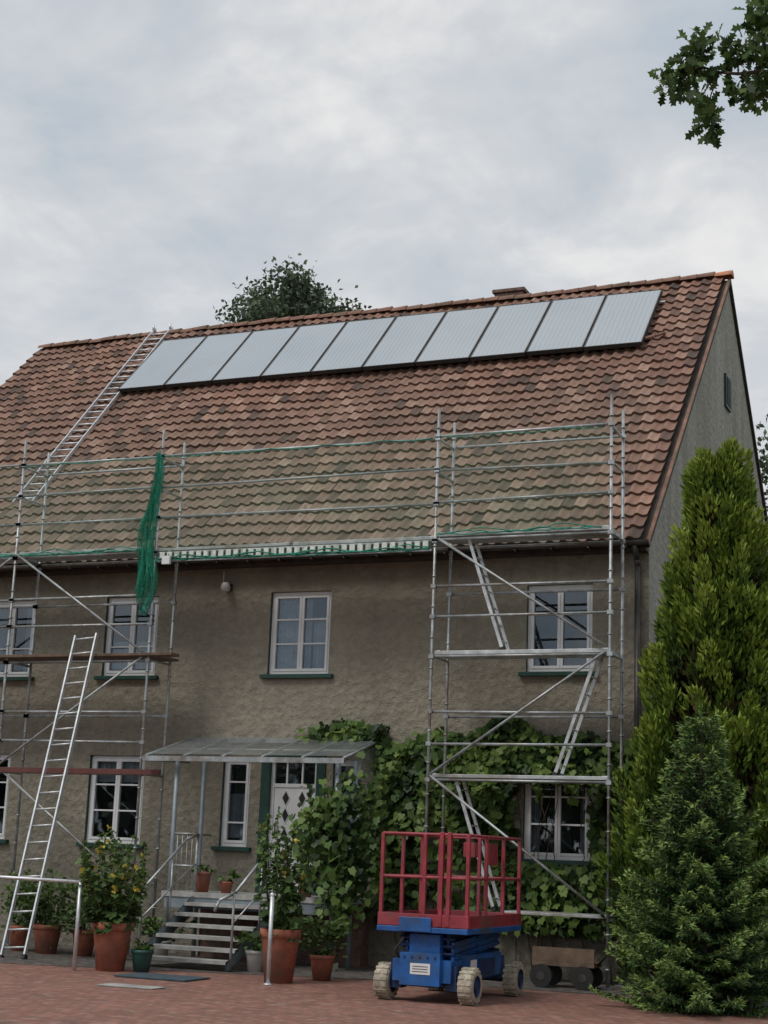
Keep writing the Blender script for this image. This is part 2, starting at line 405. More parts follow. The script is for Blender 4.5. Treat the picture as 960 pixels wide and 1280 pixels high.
def window(name, x0, x1, z0, z1, bars, cur, sill=True):
    o = MB(); Y = .07; fr = .06
    o.box(x0, x0+fr, Y, Y+.06, z0, z1, 'white'); o.box(x1-fr, x1, Y, Y+.06, z0, z1, 'white')
    o.box(x0+fr, x1-fr, Y, Y+.06, z0, z0+fr, 'white'); o.box(x0+fr, x1-fr, Y, Y+.06, z1-fr, z1, 'white')
    cx = (x0+x1)/2; wide = (x1-x0) > .8
    cols = [(x0+fr, cx-.002), (cx+.002, x1-fr)] if wide else [(x0+fr, x1-fr)]
    for a, c in cols:
        s = .045; y0 = Y-.012
        za, zb = z0+fr, z1-fr
        o.box(a, a+s, y0, Y+.05, za, zb, 'white'); o.box(c-s, c, y0, Y+.05, za, zb, 'white')
        o.box(a+s, c-s, y0, Y+.05, za, za+s, 'white'); o.box(a+s, c-s, y0, Y+.05, zb-s, zb, 'white')
        for t in bars:
            z = za+(zb-za)*t; o.box(a+s, c-s, y0+.008, Y+.04, z-.014, z+.014, 'white')
        o.face([(a+s, Y+.03, za+s), (c-s, Y+.03, za+s), (c-s, Y+.03, zb-s), (a+s, Y+.03, zb-s)], 'glass')
    for q in ([(x0-.3, .9, z0-.3), (x1+.3, .9, z0-.3), (x1+.3, .9, z1+.2), (x0-.3, .9, z1+.2)],):
        o.face(q, 'dark')
    for xx in (x0-.3, x1+.3): o.face([(xx, .17, z0-.3), (xx, .9, z0-.3), (xx, .9, z1+.2), (xx, .17, z1+.2)], 'dark')
    for z in (z0-.3, z1+.2): o.face([(x0-.3, .17, z), (x1+.3, .17, z), (x1+.3, .9, z), (x0-.3, .9, z)], 'dark')
    for xa, xb, ya, yb in cur:
        n = 26; A = x0+(x1-x0)*xa; B_ = x0+(x1-x0)*xb; ZA = z0+(z1-z0)*ya; ZB = z0+(z1-z0)*yb
        for i in range(n):
            p = A+(B_-A)*i/n; q = A+(B_-A)*(i+1)/n
            ya_ = .2+.025*math.sin(i*1.7); yb_ = .2+.025*math.sin((i+1)*1.7)
            o.face([(p, ya_, ZA), (q, yb_, ZA), (q, yb_, ZB), (p, ya_, ZB)], 'curtain', True)
    if sill:
        o.box(x0-.1, x1+.1, -.09, .068, z0-.07, z0-.003, 'green')
    o.obj(name, house, .004)
B3 = (.36, .68)
window('upper_window', *openings['u1'], B3, [(0, .3, 0, 1), (.7, 1, 0, 1)])
window('upper_window', *openings['u2'], B3, [(0, .95, 0, .45)])
window('upper_window', *openings['u3'], B3, [(0, .62, 0, 1), (.66, 1, 0, .7)])
window('upper_window', *openings['u4'], (.68,), [])
window('lower_window', *openings['l1'], B3, [(0, .4, 0, 1)])
window('lower_window', *openings['l2'], B3, [(0, 1, .7, 1)])
window('lower_window', *openings['l4'], B3, [(0, .2, 0, 1), (.8, 1, 0, 1)])
window('narrow_window', *openings['n1'], (.25, .75), [(0, 1, .1, .6)])
window('narrow_window', *openings['n2'], (.5,), [(0, 1, .0, .6)])
d = MB(); x0, x1, z0, z1 = openings['door']
for a in (x0, x1-.06): d.box(a, a+.06, .05, .12, z0, z1, 'white')
d.box(x0+.06, x1-.06, .05, .12, 2.78, 2.84, 'white'); d.box(x0+.06, x1-.06, .05, .12, z1-.06, z1, 'white')
for q in (.33, .66): 
    X = x0+(x1-x0)*q; d.box(X-.015, X+.015, .06, .11, 2.84, z1-.06, 'white')
d.face([(x0+.06, .09, 2.84), (x1-.06, .09, 2.84), (x1-.06, .09, z1-.06), (x0+.06, .09, z1-.06)], 'glass')
d.box(x0+.06, x1-.06, .07, .115, z0+.02, 2.78, 'white')
for cx in (-6.14, -5.84):
    for zc in (1.35, 1.68, 2.0, 2.32, 2.6):
        hz, hx = .11, .06
        pts = [(cx, zc-hz), (cx+hx, zc), (cx, zc+hz), (cx-hx, zc)]
        d.face([(a, .064, c) for a, c in pts], 'dark')
        e = [(cx, zc-hz*1.25), (cx+hx*1.25, zc), (cx, zc+hz*1.25), (cx-hx*1.25, zc)]
        for i in range(4):
            j = (i+1) % 4; d.tube((e[i][0], .066, e[i][1]), (e[j][0], .066, e[j][1]), .008, 'white', 5)
d.tube((x0+.12, .03, 1.95), (x0+.12, .03, 2.2), .012, 'zinc'); d.tube((x0+.12, .03, 2.07), (x0+.12, .08, 2.07), .01, 'zinc')
d.box(x0-.02, x1+.02, .13, .5, z0, z1, 'dark')
for a, c in ((x0-.16, x0-.002), (x1+.002, x1+.16)): d.box(a, c, -.03, -.003, z0, z1+.13, 'green')
d.box(x0-.002, x1+.002, -.03, -.003, z1+.002, z1+.13, 'green')
d.obj('front_door', house, .003)
l = MB(); l.box(-7.46, -7.34, -.06, -.003, 6.12, 6.24, 'zinc'); l.lathe([(0, .0), (.07, .0), (.085, .06), (.06, .14), (0, .16)], (-7.4, -.15, 6.1), 'lamp', 12)
l.tube((-7.4, -.02, 6.22), (-7.4, -.15, 6.27), .012, 'zinc'); l.tube((-7.52, -.012, 6.24), (-7.52, -.012, 6.5), .01, 'white', 6)
l.obj('wall_lamp')

# porch
porch = empty('entrance_porch')
s = MB()
s.box(-7.55, -4.4, -1.4, -.003, .97, 1.05, 'concrete')
s.box(-7.5, -4.45, -1.38, -1.32, .8, .967, 'bluesteel')
for i in range(6):
    z = 1.05-.15*(i+1); y = -1.4-.27*i
    s.box(-6.95, -5.45, y-.29, y-.005, z-.05, z, 'concrete')
for X in (-6.98, -5.45):
    s.face([(X, -1.4, 1.0), (X, -1.4, .7), (X, -3.05, -.0), (X, -3.05, .12)], 'bluesteel')
    s.face([(X+.03, -1.4, 1.0), (X+.03, -1.4, .7), (X+.03, -3.05, -.0), (X+.03, -3.05, .12)], 'bluesteel')
s.obj('landing_and_steps', porch)
s = MB()
s.box(-7.4, -4.5, -.35, -.05, 0, .96, 'brickch'); s.obj('landing_plinth', porch)
s = MB()
for X, Y in ((-7.43, -1.35), (-7.43, -.45), (-4.57, -1.35), (-4.42, -1.0)):
    s.tube((X, Y, 0), (X, Y, 3.16), .038, 'bluesteel')
for z in (1.45, 1.95):
    s.tube((-7.43, -1.35, z), (-6.98, -1.35, z), .018, 'galv'); s.tube((-7.43, -1.35, z), (-7.43, -.1, z), .018, 'galv')
for t in range(5): 
    X = -7.43+.09*(t+1); s.tube((X, -1.35, 1.06), (X, -1.35, 1.95), .008, 'galv', 5)
for X in (-6.97, -5.42):
    s.path([(X, -1.36, 1.0), (X, -1.36, 1.95), (X, -1.7, 1.86), (X, -2.9, 1.12), (X-.08, -3.25, 1.0), (X-.12, -3.3, .85)], .024, 'galv')
    s.path([(X, -1.36, 1.5), (X, -2.9, .7)], .014, 'galv'); s.tube((X, -2.95, .02), (X, -2.95, 1.1), .02, 'galv')
    s.tube((X, -2.1, .5), (X, -2.1, 1.62), .016, 'galv')
s.obj('railings', porch)
s = MB()
CX0, CX1, CY0, CY1, CZ0, CZ1 = -7.95, -4.42, -1.5, -.05, 3.17, 3.56
for i in range(6):
    X = CX0+(CX1-CX0)*i/5
    a = Vector((X, CY0, CZ0)); c = Vector((X, CY1, CZ1))
    s.tube(a, c, .025, 'galv', 6)
s.box(CX0-.03, CX1+.03, CY0-.05, CY0+.02, CZ0-.08, CZ0-.0, 'galv')
s.box(CX0-.03, CX1+.03, CY1-.04, CY1+.03, CZ1-.06, CZ1+.02, 'galv')
s.tube((CX0, (CY0+CY1)/2, (CZ0+CZ1)/2-.03), (CX1, (CY0+CY1)/2, (CZ0+CZ1)/2-.03), .02, 'galv')
s.face([(CX0, CY0, CZ0+.035), (CX1, CY0, CZ0+.035), (CX1, CY1, CZ1+.035), (CX0, CY1, CZ1+.035)], 'canopy')
s.tube((CX0, CY0+.1, CZ0-.06), (CX0, CY1, CZ1-.4), .015, 'bluesteel')
s.face([(-4.42, -1.4, 2.85), (-4.42, -.05, 2.85), (-4.42, -.05, 3.5), (-4.42, -1.4, 3.13)], 'canopy')
s.obj('glass_canopy', porch)

# ------------------------------------------------------------------ solar collectors
solar = empty('solar_collector_array')
Ls = math.hypot(1, S); ux = Vector((1, 0, 0)); us = Vector((0, 1/Ls, S/Ls)); un = ux.cross(us)
PX0, PX1 = -12.95, -1.2; pw = (PX1-PX0)/10
yb = 4.66; base = Vector((PX0, yb, RZ-S*(RY-yb))) + un*.13
T = Matrix(((ux[0], us[0], un[0], base[0]), (ux[1], us[1], un[1], base[1]), (ux[2], us[2], un[2], base[2]), (0, 0, 0, 1)))
for i in range(10):
    p = MB(); a = i*pw+.012; c = (i+1)*pw-.012; H = 2.44; q_ = rng.normal(0, .006)
    p.box(a, c, 0+q_, H+q_, 0, .075, 'black', T)
    p.box(a+.022, c-.022, .022+q_, H-.022+q_, .0752, .079, 'panel', T)
    for (q0, q1, q2, q3) in ((a, a+.02, 0, H), (c-.02, c, 0, H), (a+.02, c-.02, 0, .02), (a+.02, c-.02, H-.02, H)):
        p.box(q0, q1, q2+q_, q3+q_, .0753, .086, 'zinc', T)
    p.obj('collector_panel', solar)
p = MB()
for v in (.35, 2.0): p.box(-.1, 11.85, v, v+.05, -.04, -.003, 'alu', T)
for i in range(21): p.box(i*.58, i*.58+.04, .3, .5, -.1, -.041, 'alu', T)
p.path([T @ Vector((11.76, .25, .03)), T @ Vector((11.95, .3, .05)), T @ Vector((12.1, .45, .02)), T @ Vector((12.05, .5, -.08))], .03, 'ridge')
p.obj('mounting_rails', solar)

# ------------------------------------------------------------------ ladders
def ladder(name, A0, A1, side, wid, mat='alu', step=.28, parent=None, rad=.03, rr=.016, hooks=False):
    A0 = Vector(A0); A1 = Vector(A1); side = Vector(side).normalized()*wid/2
    o = MB(); d = A1-A0; L = d.length; dn = d.normalized(); nn = dn.cross(side.normalized())
    for sg in (-1, 1):
        b0 = A0+side*sg
        T = Matrix(((side.normalized()[0], dn[0], nn[0], b0[0]), (side.normalized()[1], dn[1], nn[1], b0[1]), (side.normalized()[2], dn[2], nn[2], b0[2]), (0, 0, 0, 1)))
        o.box(-.014, .014, 0, L, -rad, rad, mat, T)
        if hooks:
            o.tube(b0+dn*L*.98, b0+dn*(L+.18), .022, mat); o.tube(b0+dn*(L+.18), b0+dn*(L+.2)+Vector((0, .1, -.25)), .022, mat)
            o.tube(b0+dn*(L+.05)+Vector((0, 0, .0)), b0+dn*(L+.02)+Vector((0, 0, .16)), .03, mat)
        else:
            o.box(-.03, .03, -.02, .05, -rad-.01, rad+.01, 'black', T)
    k = step*.6
    while k < L-.05:
        p = A0+dn*k; o.tube(p-side, p+side, rr, mat, 6); k += step
    return o.obj(name, parent)
off = un*.13
ladder('roof_ladder', Vector((-12.78, 1.3, RZ-S*(RY-1.3)))+off, Vector((-13.38, 6.95, 13.62))+off, (1, .05, 0), .44, hooks=True, rad=.035, rr=.019)
ladder('extension_ladder', (-8.95, -3.28, 0), (-9.36, -1.36, 5.2), (1, 0, .08), .42)

# ------------------------------------------------------------------ scaffolding
scaf = empty('scaffolding')
s = MB(); YO, YI = -1.28, -.56
def stand(X, Y, z0, z1):
    s.tube((X, Y, z0), (X, Y, z1), .0245, 'galv')
    z = z0+.25
    while z < z1:
        s.tube((X, Y, z), (X, Y, z+.02), .038, 'galv', 8); z += .48
    s.box(X-.07, X+.07, Y-.07, Y+.07, z0, z0+.012, 'galv')
def rail(x0, x1, y, z, dz=0, mat='galv', r=.021): 
    s.tube((x0, y, z), (x1, y, z+dz), r, mat)
    for X, zz in ((x0, z), (x1, z+dz)):
        s.box(X-.04, X+.04, y-.036, y+.036, zz-.03, zz+.03, 'galv')
LV = (1.0, 2.94, 4.82, 6.66)
for X in (-13.85, -11.0, -8.16, -3.1, -.28):
    stand(X, YO, 0.0, 8.75); 
    stand(X, YI, 0.0, 8.7)
    for z in LV[1:]+(8.3,): s.tube((X, YO, z-.05), (X, YI, z-.05), .021, 'galv')
    s.tube((X, YO, 7.7), (X, YI, 7.7), .021, 'galv')
xs_ = [(-13.85, -11.0), (-11.0, -8.16), (-3.1, -.28)]
for a, c in xs_:
    for z in LV[1:]: rail(a, c, YO, z-.06)
    for z in (3.42, 3.91, 5.38, 5.86): rail(a, c, YO, z, rng.normal(0, .012))
    rail(a, c, YI, 3.9); rail(a, c, YI, 5.85)
for a, c in xs_+[(-8.16, -3.1)]:
    for z in (7.2, 7.72, 8.28): rail(a, c, YO, z, rng.normal(0, .02))
    rail(a, c, YI, 6.6)
rail(-8.16, -3.1, YO, 6.58)
for a, c in ((-11.0, -8.16), (-3.1, -.28)): rail(a, c, YI, 8.28)
def diag(x0, z0, x1, z1): s.tube((x0, YO-.05, z0), (x1, YO-.05, z1), .021, 'galv')
diag(-3.02, 6.6, -.33, 4.86); diag(-.33, 4.8, -3.05, 2.96); diag(-3.05, 2.94, -.33, 1.02)
diag(-10.95, 6.66, -8.25, 4.9); diag(-8.25, 4.82, -10.95, 3.0); diag(-10.95, 2.96, -8.25, 1.1); diag(-13.8, 4.8, -11.05, 6.6)
s.obj('tubes_and_couplers', scaf)
s = MB()
def deck(a, c, z, mat, n=2):
    wd = (YI-YO-.04)/n
    for i in range(n):
        y0 = YO+.02+i*wd; s.box(a+.03, c-.03, y0+.008, y0+wd-.008, z-.045+rng.normal(0,.003), z+.01, mat)
        if mat == 'steeldeck':
            for X in (a+.03, c-.12): s.box(X, X+.09, y0+.03, y0+wd-.03, z+.011, z+.02, 'galv')
deck(-3.1, -.28, 6.7, 'steeldeck'); deck(-3.1, -.28, 4.84, 'steeldeck'); deck(-3.1, -.28, 2.96, 'steeldeck')
s.box(-1.9, -.25, YO+.03, YI, .96, 1.0, 'steeldeck')
for a, c in ((-11.0, -8.16), (-13.85, -11.0)):
    deck(a, c, 6.7, 'steeldeck'); 
deck(-8.16, -5.63, 6.66, 'steeldeck'); deck(-5.63, -3.1, 6.66, 'steeldeck')
s.box(-13.9, -7.65, YO-.12, YO+.14, 4.83, 4.875, 'plank'); s.box(-12.6, -8.0, YO+.17, YI+.02, 4.83, 4.87, 'plank')
s.box(-13.9, -7.75, YO-.08, YO-.035, 2.87, 2.96, 'redboard')
s.obj('decks', scaf, .004)
s = MB()
s.box(-8.1, -3.15, YO-.03, YO-.012, 6.42, 6.45, 'galv'); s.box(-8.1, -3.15, YO-.01, YO+.01, 6.452, 6.6, 'brownboard')
x = -8.05
while x < -3.2:
    s.box(x, x+.088, YO-.045, YO-.012, 6.47+rng.normal(0,.004), 6.585, 'pale'); x += .14
s.obj('toe_rack', scaf)
ladder('access_ladder', (-2.0, -.95, 4.86), (-2.62, -.95, 6.7), (0, 1, 0), .34, parent=scaf, rad=.025, rr=.014)
ladder('access_ladder', (-1.15, -.95, 2.98), (-.5, -.95, 4.84), (0, 1, 0), .34, parent=scaf, rad=.025, rr=.014)
ladder('access_ladder', (-2.05, -.95, 1.0), (-2.72, -.95, 2.95), (0, 1, 0), .34, parent=scaf, rad=.025, rr=.014)
def netsheet(name, x0, x1, z0, z1, y, mat, amp=.03, nx=60, nz=12):
    o = MB(); o.mi(mat)
    V = [(x0+(x1-x0)*i/nx, y+amp*math.sin(i*.9+j*.5)*rnd.random(), z0+(z1-z0)*j/nz - .05*abs(math.sin(i*.35))*(1-j/nz)-.03*abs(math.sin(i*.3))*j/nz) for j in range(nz+1) for i in range(nx+1)]
    o.v = V
    for j in range(nz):
        for i in range(nx):
            a = j*(nx+1)+i; o.f.append((a, a+1, a+nx+2, a+nx+1)); o.m.append(0); o.sm.append(True)
    return o.obj(name, scaf)
netsheet('safety_net', -13.8, -11.05, 6.68, 8.28, YO-.035, 'net')
netsheet('safety_net', -10.95, -8.2, 6.68, 8.28, YO-.035, 'net')
netsheet('safety_net', -8.1, -3.15, 6.5, 8.26, YO-.035, 'net')
netsheet('safety_net', -3.05, -.33, 6.7, 8.28, YO-.035, 'net')
o = MB()
for a, c, z in ((-13.8, -11, 6.68), (-11, -8.2, 6.68), (-8.1, -3.1, 6.5), (-3.05, -.3, 6.72)):
    for zo, amp in ((0, .05), (.04, .08), (-.03, .03)):
        pts = []; x = a
        while x < c: pts.append((x, YO-.05+rng.normal(0, .01), z+zo-amp*abs(math.sin(x*2.4+zo*60))+rng.normal(0, .008))); x += .12
        o.path(pts, .009, 'net_edge', 5)
for a, c in ((-11, -8.2), (-8.1, -3.1), (-3.05, -.3)):
    pts = []; x = a
    while x < c: pts.append((x, YO-.03, 8.27-.04*abs(math.sin(x*3.1)))); x += .12
    o.path(pts, .008, 'net_edge', 5)
o.obj('net_ropes', scaf)
o = MB(); o.mi('netb'); nx, nz = 30, 40
for j in range(nz+1):
    t = j/nz; z = 8.3-t*2.6; wdt = .04+.40*min(1, t*1.1)**1.2*(1-.55*max(0, t-.7)/.3)*(1+.16*math.sin(t*17)); xc = -8.16-.16*t+.05*math.sin(t*9)
    for i in range(nx+1):
        u = i/nx-.5
        o.v.append((xc+u*wdt, YO-.1+.09*math.sin(i*1.3+t*3)+.04*math.sin(i*.5+j*.4), z+(.05*math.sin(i*1.1)+.16*math.sin(i*.37+1))*t))
for j in range(nz):
    for i in range(nx):
        a = j*(nx+1)+i; o.f.append((a, a+1, a+nx+2, a+nx+1)); o.m.append(0); o.sm.append(True)
o.obj('hanging_net', scaf)
o = MB(); o.box(-7.95, -7.8, YO-.14, YO-.08, 6.36, 6.5, 'white'); o.tube((-7.88, YO-.08, 6.5), (-7.88, YO, 6.62), .012, 'galv'); o.obj('work_lamp', scaf, .01)

# ------------------------------------------------------------------ scissor lift
lift = empty('scissor_lift')
X0, X1, Y0, Y1 = -2.12, -.93, -5.4, -3.3; cx = (X0+X1)/2
o = MB()
o.box(cx-.38, cx+.38, Y0+.02, Y1-.02, .24, .5, 'blue')
o.box(cx-.46, cx+.46, Y0+.42, Y1-.42, .28, .56, 'blue')
o.box(cx-.26, cx+.26, Y0-.05, Y0+.018, .2, .58, 'blue')
o.box(cx-.12, cx+.14, Y0-.056, Y0-.052, .33, .46, 'white')
for k in range(3): o.box(cx-.09, cx+.11, Y0-.059, Y0-.057, .36+k*.03, .368+k*.03, 'black')
o.box(cx+.462, cx+.475, Y0+.8, Y0+1.4, .3, .5, 'bluedark')
o.box(cx+.462, cx+.466, Y0+.5, Y0+.72, .3, .5, 'white')
for k in range(5): o.tube((cx-.2+k*.1, Y0-.052, .53), (cx-.2+k*.1, Y0-.06, .53), .014, 'black')
o.path([(cx-.3, Y0+.05, .5), (cx-.34, Y0-.03, .6), (cx-.25, Y0+.02, .74), (cx-.22, Y0+.2, .8)], .014, 'black')
o.obj('chassis', lift, .02)
o = MB()
for Y in (Y0+.18, Y1-.2): o.tube((X0+.05, Y, .21), (X1-.02, Y, .21), .04, 'bluedark')
for X in (cx-.36, cx+.36): o.box(X-.07, X+.07, Y0+.08, Y0+.28, .15, .45, 'bluedark')
o.obj('axles', lift)
for X in (X0-.02, X1-.12):
    for Y in (Y0+.18, Y1-.2):
        w = MB(); Wd = .19
        prof = [(0, .0), (.07, .0), (.075, .03), (.12, .03), (.13, 0), (.185, 0), (.212, .025), (.215, Wd/2), (.212, Wd-.025), (.185, Wd), (.13, Wd), (.12, Wd-.03), (.075, Wd-.03), (.07, Wd), (0, Wd)]
        n = 28
        for q in range(len(prof)-1):
            for i in range(n):
                a0 = 2*math.pi*i/n; a1 = 2*math.pi*(i+1)/n
                P = lambda pr, a: (X+pr[1], Y+pr[0]*math.cos(a), .215+pr[0]*math.sin(a))
                w.face([P(prof[q], a0), P(prof[q+1], a0), P(prof[q+1], a1), P(prof[q], a1)], 'tyre' if 4 <= q <= 9 else 'bluedark', True)
        for i in range(18):
            a = 2*math.pi*i/18; T = Matrix.Translation((X+Wd/2, Y, .215)) @ Matrix.Rotation(a, 4, 'X')
            w.box(-Wd/2+.01, -.01 if i % 2 else Wd/2-.08, -.018, .018, .208, .222, 'tyre', T)
            w.box(.02, Wd/2-.01, -.018, .018, .2085, .2225, 'tyre', T)
        w.obj('wheel', lift)
o = MB()
for X in (cx-.3, cx+.3):
    for k, (za, zb) in enumerate(((.53, .66), (.61, .73), (.68, .8))):
        for sg in (1, -1):
            A = Vector((X+.03*sg, Y0+.2, za if sg > 0 else zb)); B_ = Vector((X+.03*sg, Y1-.2, zb if sg > 0 else za))
            d = (B_-A); L = d.length; T = Matrix.Translation(A) @ d.to_track_quat('Y', 'Z').to_matrix().to_4x4()
            o.box(-.02, .02, 0, L, -.033, .033, 'blue' if sg > 0 else 'bluedark', T)
for Y in (Y0+.2, Y1-.2, (Y0+Y1)/2):
    for z in (.57, .66, .75): o.tube((cx-.36, Y, z), (cx+.36, Y, z), .022, 'bluedark')
o.tube((cx-.1, Y0+.5, .58), (cx-.05, Y0+1.4, .78), .05, 'black')
o.box(cx-.2, cx+.2, Y0+.1, Y0+.35, .5, .8, 'blue')
o.obj('scissor_arms', lift, .004)
o = MB()
o.box(X0, X1, Y0-.02, Y1+.02, .82, .885, 'blue'); o.box(X0+.04, X1-.04, Y0+.02, Y1-.02, .887, .905, 'bluedark')
o.box(X0+.3, X0+.72, Y0-.035, Y0-.022, .83, 1.0, 'blue')
o.obj('platform', lift, .01)
o = MB()
zt = 2.0
def rtube(a, c, r=.02): o.tube(a, c, r, 'red', 8)
cor = [(X0+.03, Y0+.03), (X1-.03, Y0+.03), (X1-.03, Y1-.03), (X0+.03, Y1-.03)]
for i in range(4):
    a = cor[i]; c = cor[(i+1) % 4]
    for z in (zt, 1.48): rtube((*a, z), (*c, z))
    n = 2 if i % 2 == 0 else 3
    for k in range(n):
        f = k/n; p = (a[0]+(c[0]-a[0])*f, a[1]+(c[1]-a[1])*f); 
        o.box(p[0]-.022, p[0]+.022, p[1]-.022, p[1]+.022, .906, zt+.0, 'red')
for (ax, ay, bx_, by_) in ((X0, Y0, X1, Y0+.012), (X0, Y1-.012, X1, Y1), (X1-.012, Y0+.015, X1, Y1-.015), (X0, Y0+.015, X0+.012, Y1-.015)):
    o.box(ax, bx_, ay, by_, .89, 1.04, 'red')
o.box(cx+.2, cx+.25, Y0-.01, Y0+.06, .9, 2.03, 'red'); o.box(cx+.3, cx+.35, Y0-.01, Y0+.06, .9, 2.03, 'red')
o.box(cx+.4, cx+.55, Y0+.3, Y0+.42, 1.74, 1.92, 'red'); o.box(cx+.42, cx+.53, Y0+.31, Y0+.41, 1.921, 1.97, 'black')
o.box(X1-.1, X1-.06, Y0+.9, Y0+1.25, 1.65, 1.92, 'red')
o.obj('guard_rails', lift, .004)

# garden trolley under the scaffold
o = MB(); o.box(-1.25, -.35, -1.75, -1.35, .3, .36, 'plank'); o.box(-1.25, -.35, -1.75, -1.72, .362, .55, 'plank')
for X in (-1.1, -.5):
    for Y in (-1.8, -1.32):
        o.tube((X, Y-.03, .16), (X, Y+.03, .16), .16, 'black', 20); o.tube((X, Y-.035, .16), (X, Y+.035, .16), .06, 'zinc', 12)
o.tube((-.35, -1.55, .33), (.1, -1.6, .85), .018, 'zinc'); o.obj('garden_trolley')

# ------------------------------------------------------------------ pots and plants
def pot(name, x, y, z, rt, h, mat):
    e = empty(name); o = MB(); rb = rt*.68
    o.lathe([(0, 0), (rb, 0), (rt*.92, h*.82), (rt*.93, h*.83), (rt, h*.84), (rt*1.02, h), (rt*.93, h), (rt*.9, h*.9)], (x, y, z), mat, 24)
    o.lathe([(rt*.9, h*.9), (0, h*.93)], (x, y, z), 'soil', 24)
    o.obj('pot', e); return e
def bush(e, x, y, z, r, h, n, mat='potleaf', L=.09, shape=OVAL):
    st = MB()
    nc = max(6, int(n/40))
    C = np.stack([rng.normal(0, r*.5, nc), rng.normal(0, r*.5, nc), rng.uniform(.12*h, .92*h, nc)], 1)
    for c in C:
        st.path([(x, y, z), (x+c[0]*.4, y+c[1]*.4, z+c[2]*.6), (x+c[0], y+c[1], z+c[2])], .007, 'stem', 5)
    idx = rng.integers(0, nc, n)
    Q = C[idx]+rng.normal(0, 1, (n, 3))*np.array([r*.3, r*.3, h*.1])
    P = Q+np.array([x, y, z])
    out = norm(Q*np.array([1, 1, .2])+1e-3); D = out+rng.normal(0, .6, (n, 3))+np.array([0, 0, -.1])
    Nn = out*.5+np.array([0, 0, .8])+rng.normal(0, .4, (n, 3))
    tint = .3+.4*(Q[:, 2]/h)+rng.normal(0, .2, n)
    leaves('foliage', P, D, Nn, L*rng.uniform(.6, 1.3, n), L*.75, tint, mat, shape, e)
    st.obj('stems', e)
def hollyhock(name, x, y, rt, h, ph, r, ns, fl):
    e = pot(name, x, y, 0, rt, h, 'terra'); st = MB(); P = []; D = []; L = []; Tt = []; F = []; Bd = []
    for k in range(ns):
        a = 6.283*k/ns+rng.normal(0, .3); rr = r*math.sqrt(rng.random())*1.0; hh = ph*rng.uniform(.5, 1.05)
        p0 = np.array([x+.12*math.cos(a), y+.12*math.sin(a), h*.9]); p1 = np.array([x+rr*math.cos(a), y+rr*math.sin(a), h*.9+hh*.6]); p2 = p1+np.array([rng.normal(0, .05), rng.normal(0, .05), hh*.4])
        pts = [p0*(1-u)**2+2*u*(1-u)*p1+p2*u*u for u in np.linspace(0, 1, 7)]
        st.path([tuple(q) for q in pts], .011, 'stem', 5, .35)
        for q in range(34):
            u = rng.random()**.8; p = p0*(1-u)**2+2*u*(1-u)*p1+p2*u*u; an = rng.uniform(0, 6.283)
            dr = np.array([math.cos(an), math.sin(an), rng.uniform(-.4, .4)]); pl = .14*(1-u*.75)*rng.uniform(.4, 1.3)
            st.tube(tuple(p), tuple(p+dr*pl), .004, 'stem', 4); P.append(p+dr*pl); D.append(dr+np.array([0, 0, -.5])); L.append(.16*(1-u*.7)*rng.uniform(.7, 1.2)); Tt.append(.3+.35*u+rng.normal(0, .18))
        for q in range(10):
            u = rng.uniform(.6, 1.02); p = p0*(1-u)**2+2*u*(1-u)*p1+p2*u*u
            Bd.append(p+rng.normal(0, .02, 3))
            if rng.random() < fl: F.append(p+rng.normal(0, .04, 3)+np.array([.01, -.04, 0]))
    st.obj('stalks', e); n = len(P); P = np.array(P)
    leaves('foliage', P, np.array(D), np.array([0, -.3, 1])+rng.normal(0, .4, (n, 3)), np.array(L), np.array(L)*.95, np.array(Tt), 'potleaf', VINEL, e)
    Bd = np.repeat(np.array(Bd), 4, 0); n = len(Bd); leaves('buds', Bd, rv(n), rv(n), .05, .04, .4+.5*rng.random(n), 'potleaf', OVAL, e)
    F = np.repeat(np.array(F), 6, 0); n = len(F); leaves('blossoms', F, rv(n)*.8+np.array([.2, -.8, .1]), rv(n), .06, .055, rng.random(n), 'yellow', OVAL, e)
hollyhock('potted_hollyhock', -6.72, -4.1, .29, .66, 1.3, .55, 22, .14)
hollyhock('potted_hollyhock', -4.1, -4.05, .28, .7, 1.6, .34, 16, .05)
for args in (('potted_plant', -7.3, -1.75, 0, .16, .3, 'whitepot', .24, .35, 350), ('potted_plant', -6.3, -3.95, 0, .16, .3, 'greenpot', .1, .12, 60),
             ('potted_plant', -5.2, -2.6, 0, .15, .3, 'whitepot', .22, .35, 300), ('potted_plant', -3.85, -3.2, 0, .18, .34, 'terra', .26, .5, 450),
             ('potted_plant', -9.3, -1.9, 0, .24, .45, 'terra', .42, .85, 800), ('potted_plant', -9.95, -1.7, 0, .2, .4, 'terra', .4, .8, 600), ('potted_plant', -8.6, -1.9, 0, .2, .4, 'terra', .36, .75, 600), ('potted_plant', -7.95, -2.3, 0, .17, .3, 'terra', .3, .5, 350),
             ('flower_pot', -6.95, -1.15, 1.05, .14, .32, 'terra', .1, .1, 30), ('flower_pot', -6.52, -1.15, 1.05, .11, .18, 'terra', .1, .14, 70), ('potted_plant', -5.15, -1.1, 1.05, .13, .25, 'terra', .22, .5, 350)):
    nm, x, y, z, rt, h, mt, r, ph, nl = args
    e = pot(nm, x, y, z, rt, h, mt); bush(e, x, y, z+h*.9, r, ph, nl, L=.08)
o = MB(); o.tube((-7.05, -4.5, 0), (-7.05, -4.5, 1.2), .03, 'alu'); o.tube((-7.05, -4.5, 1.2), (-9.9, -4.5, 1.23), .025, 'alu'); o.tube((-9.7, -4.5, 0), (-9.7, -4.5, 1.22), .03, 'alu'); o.obj('metal_trestle')
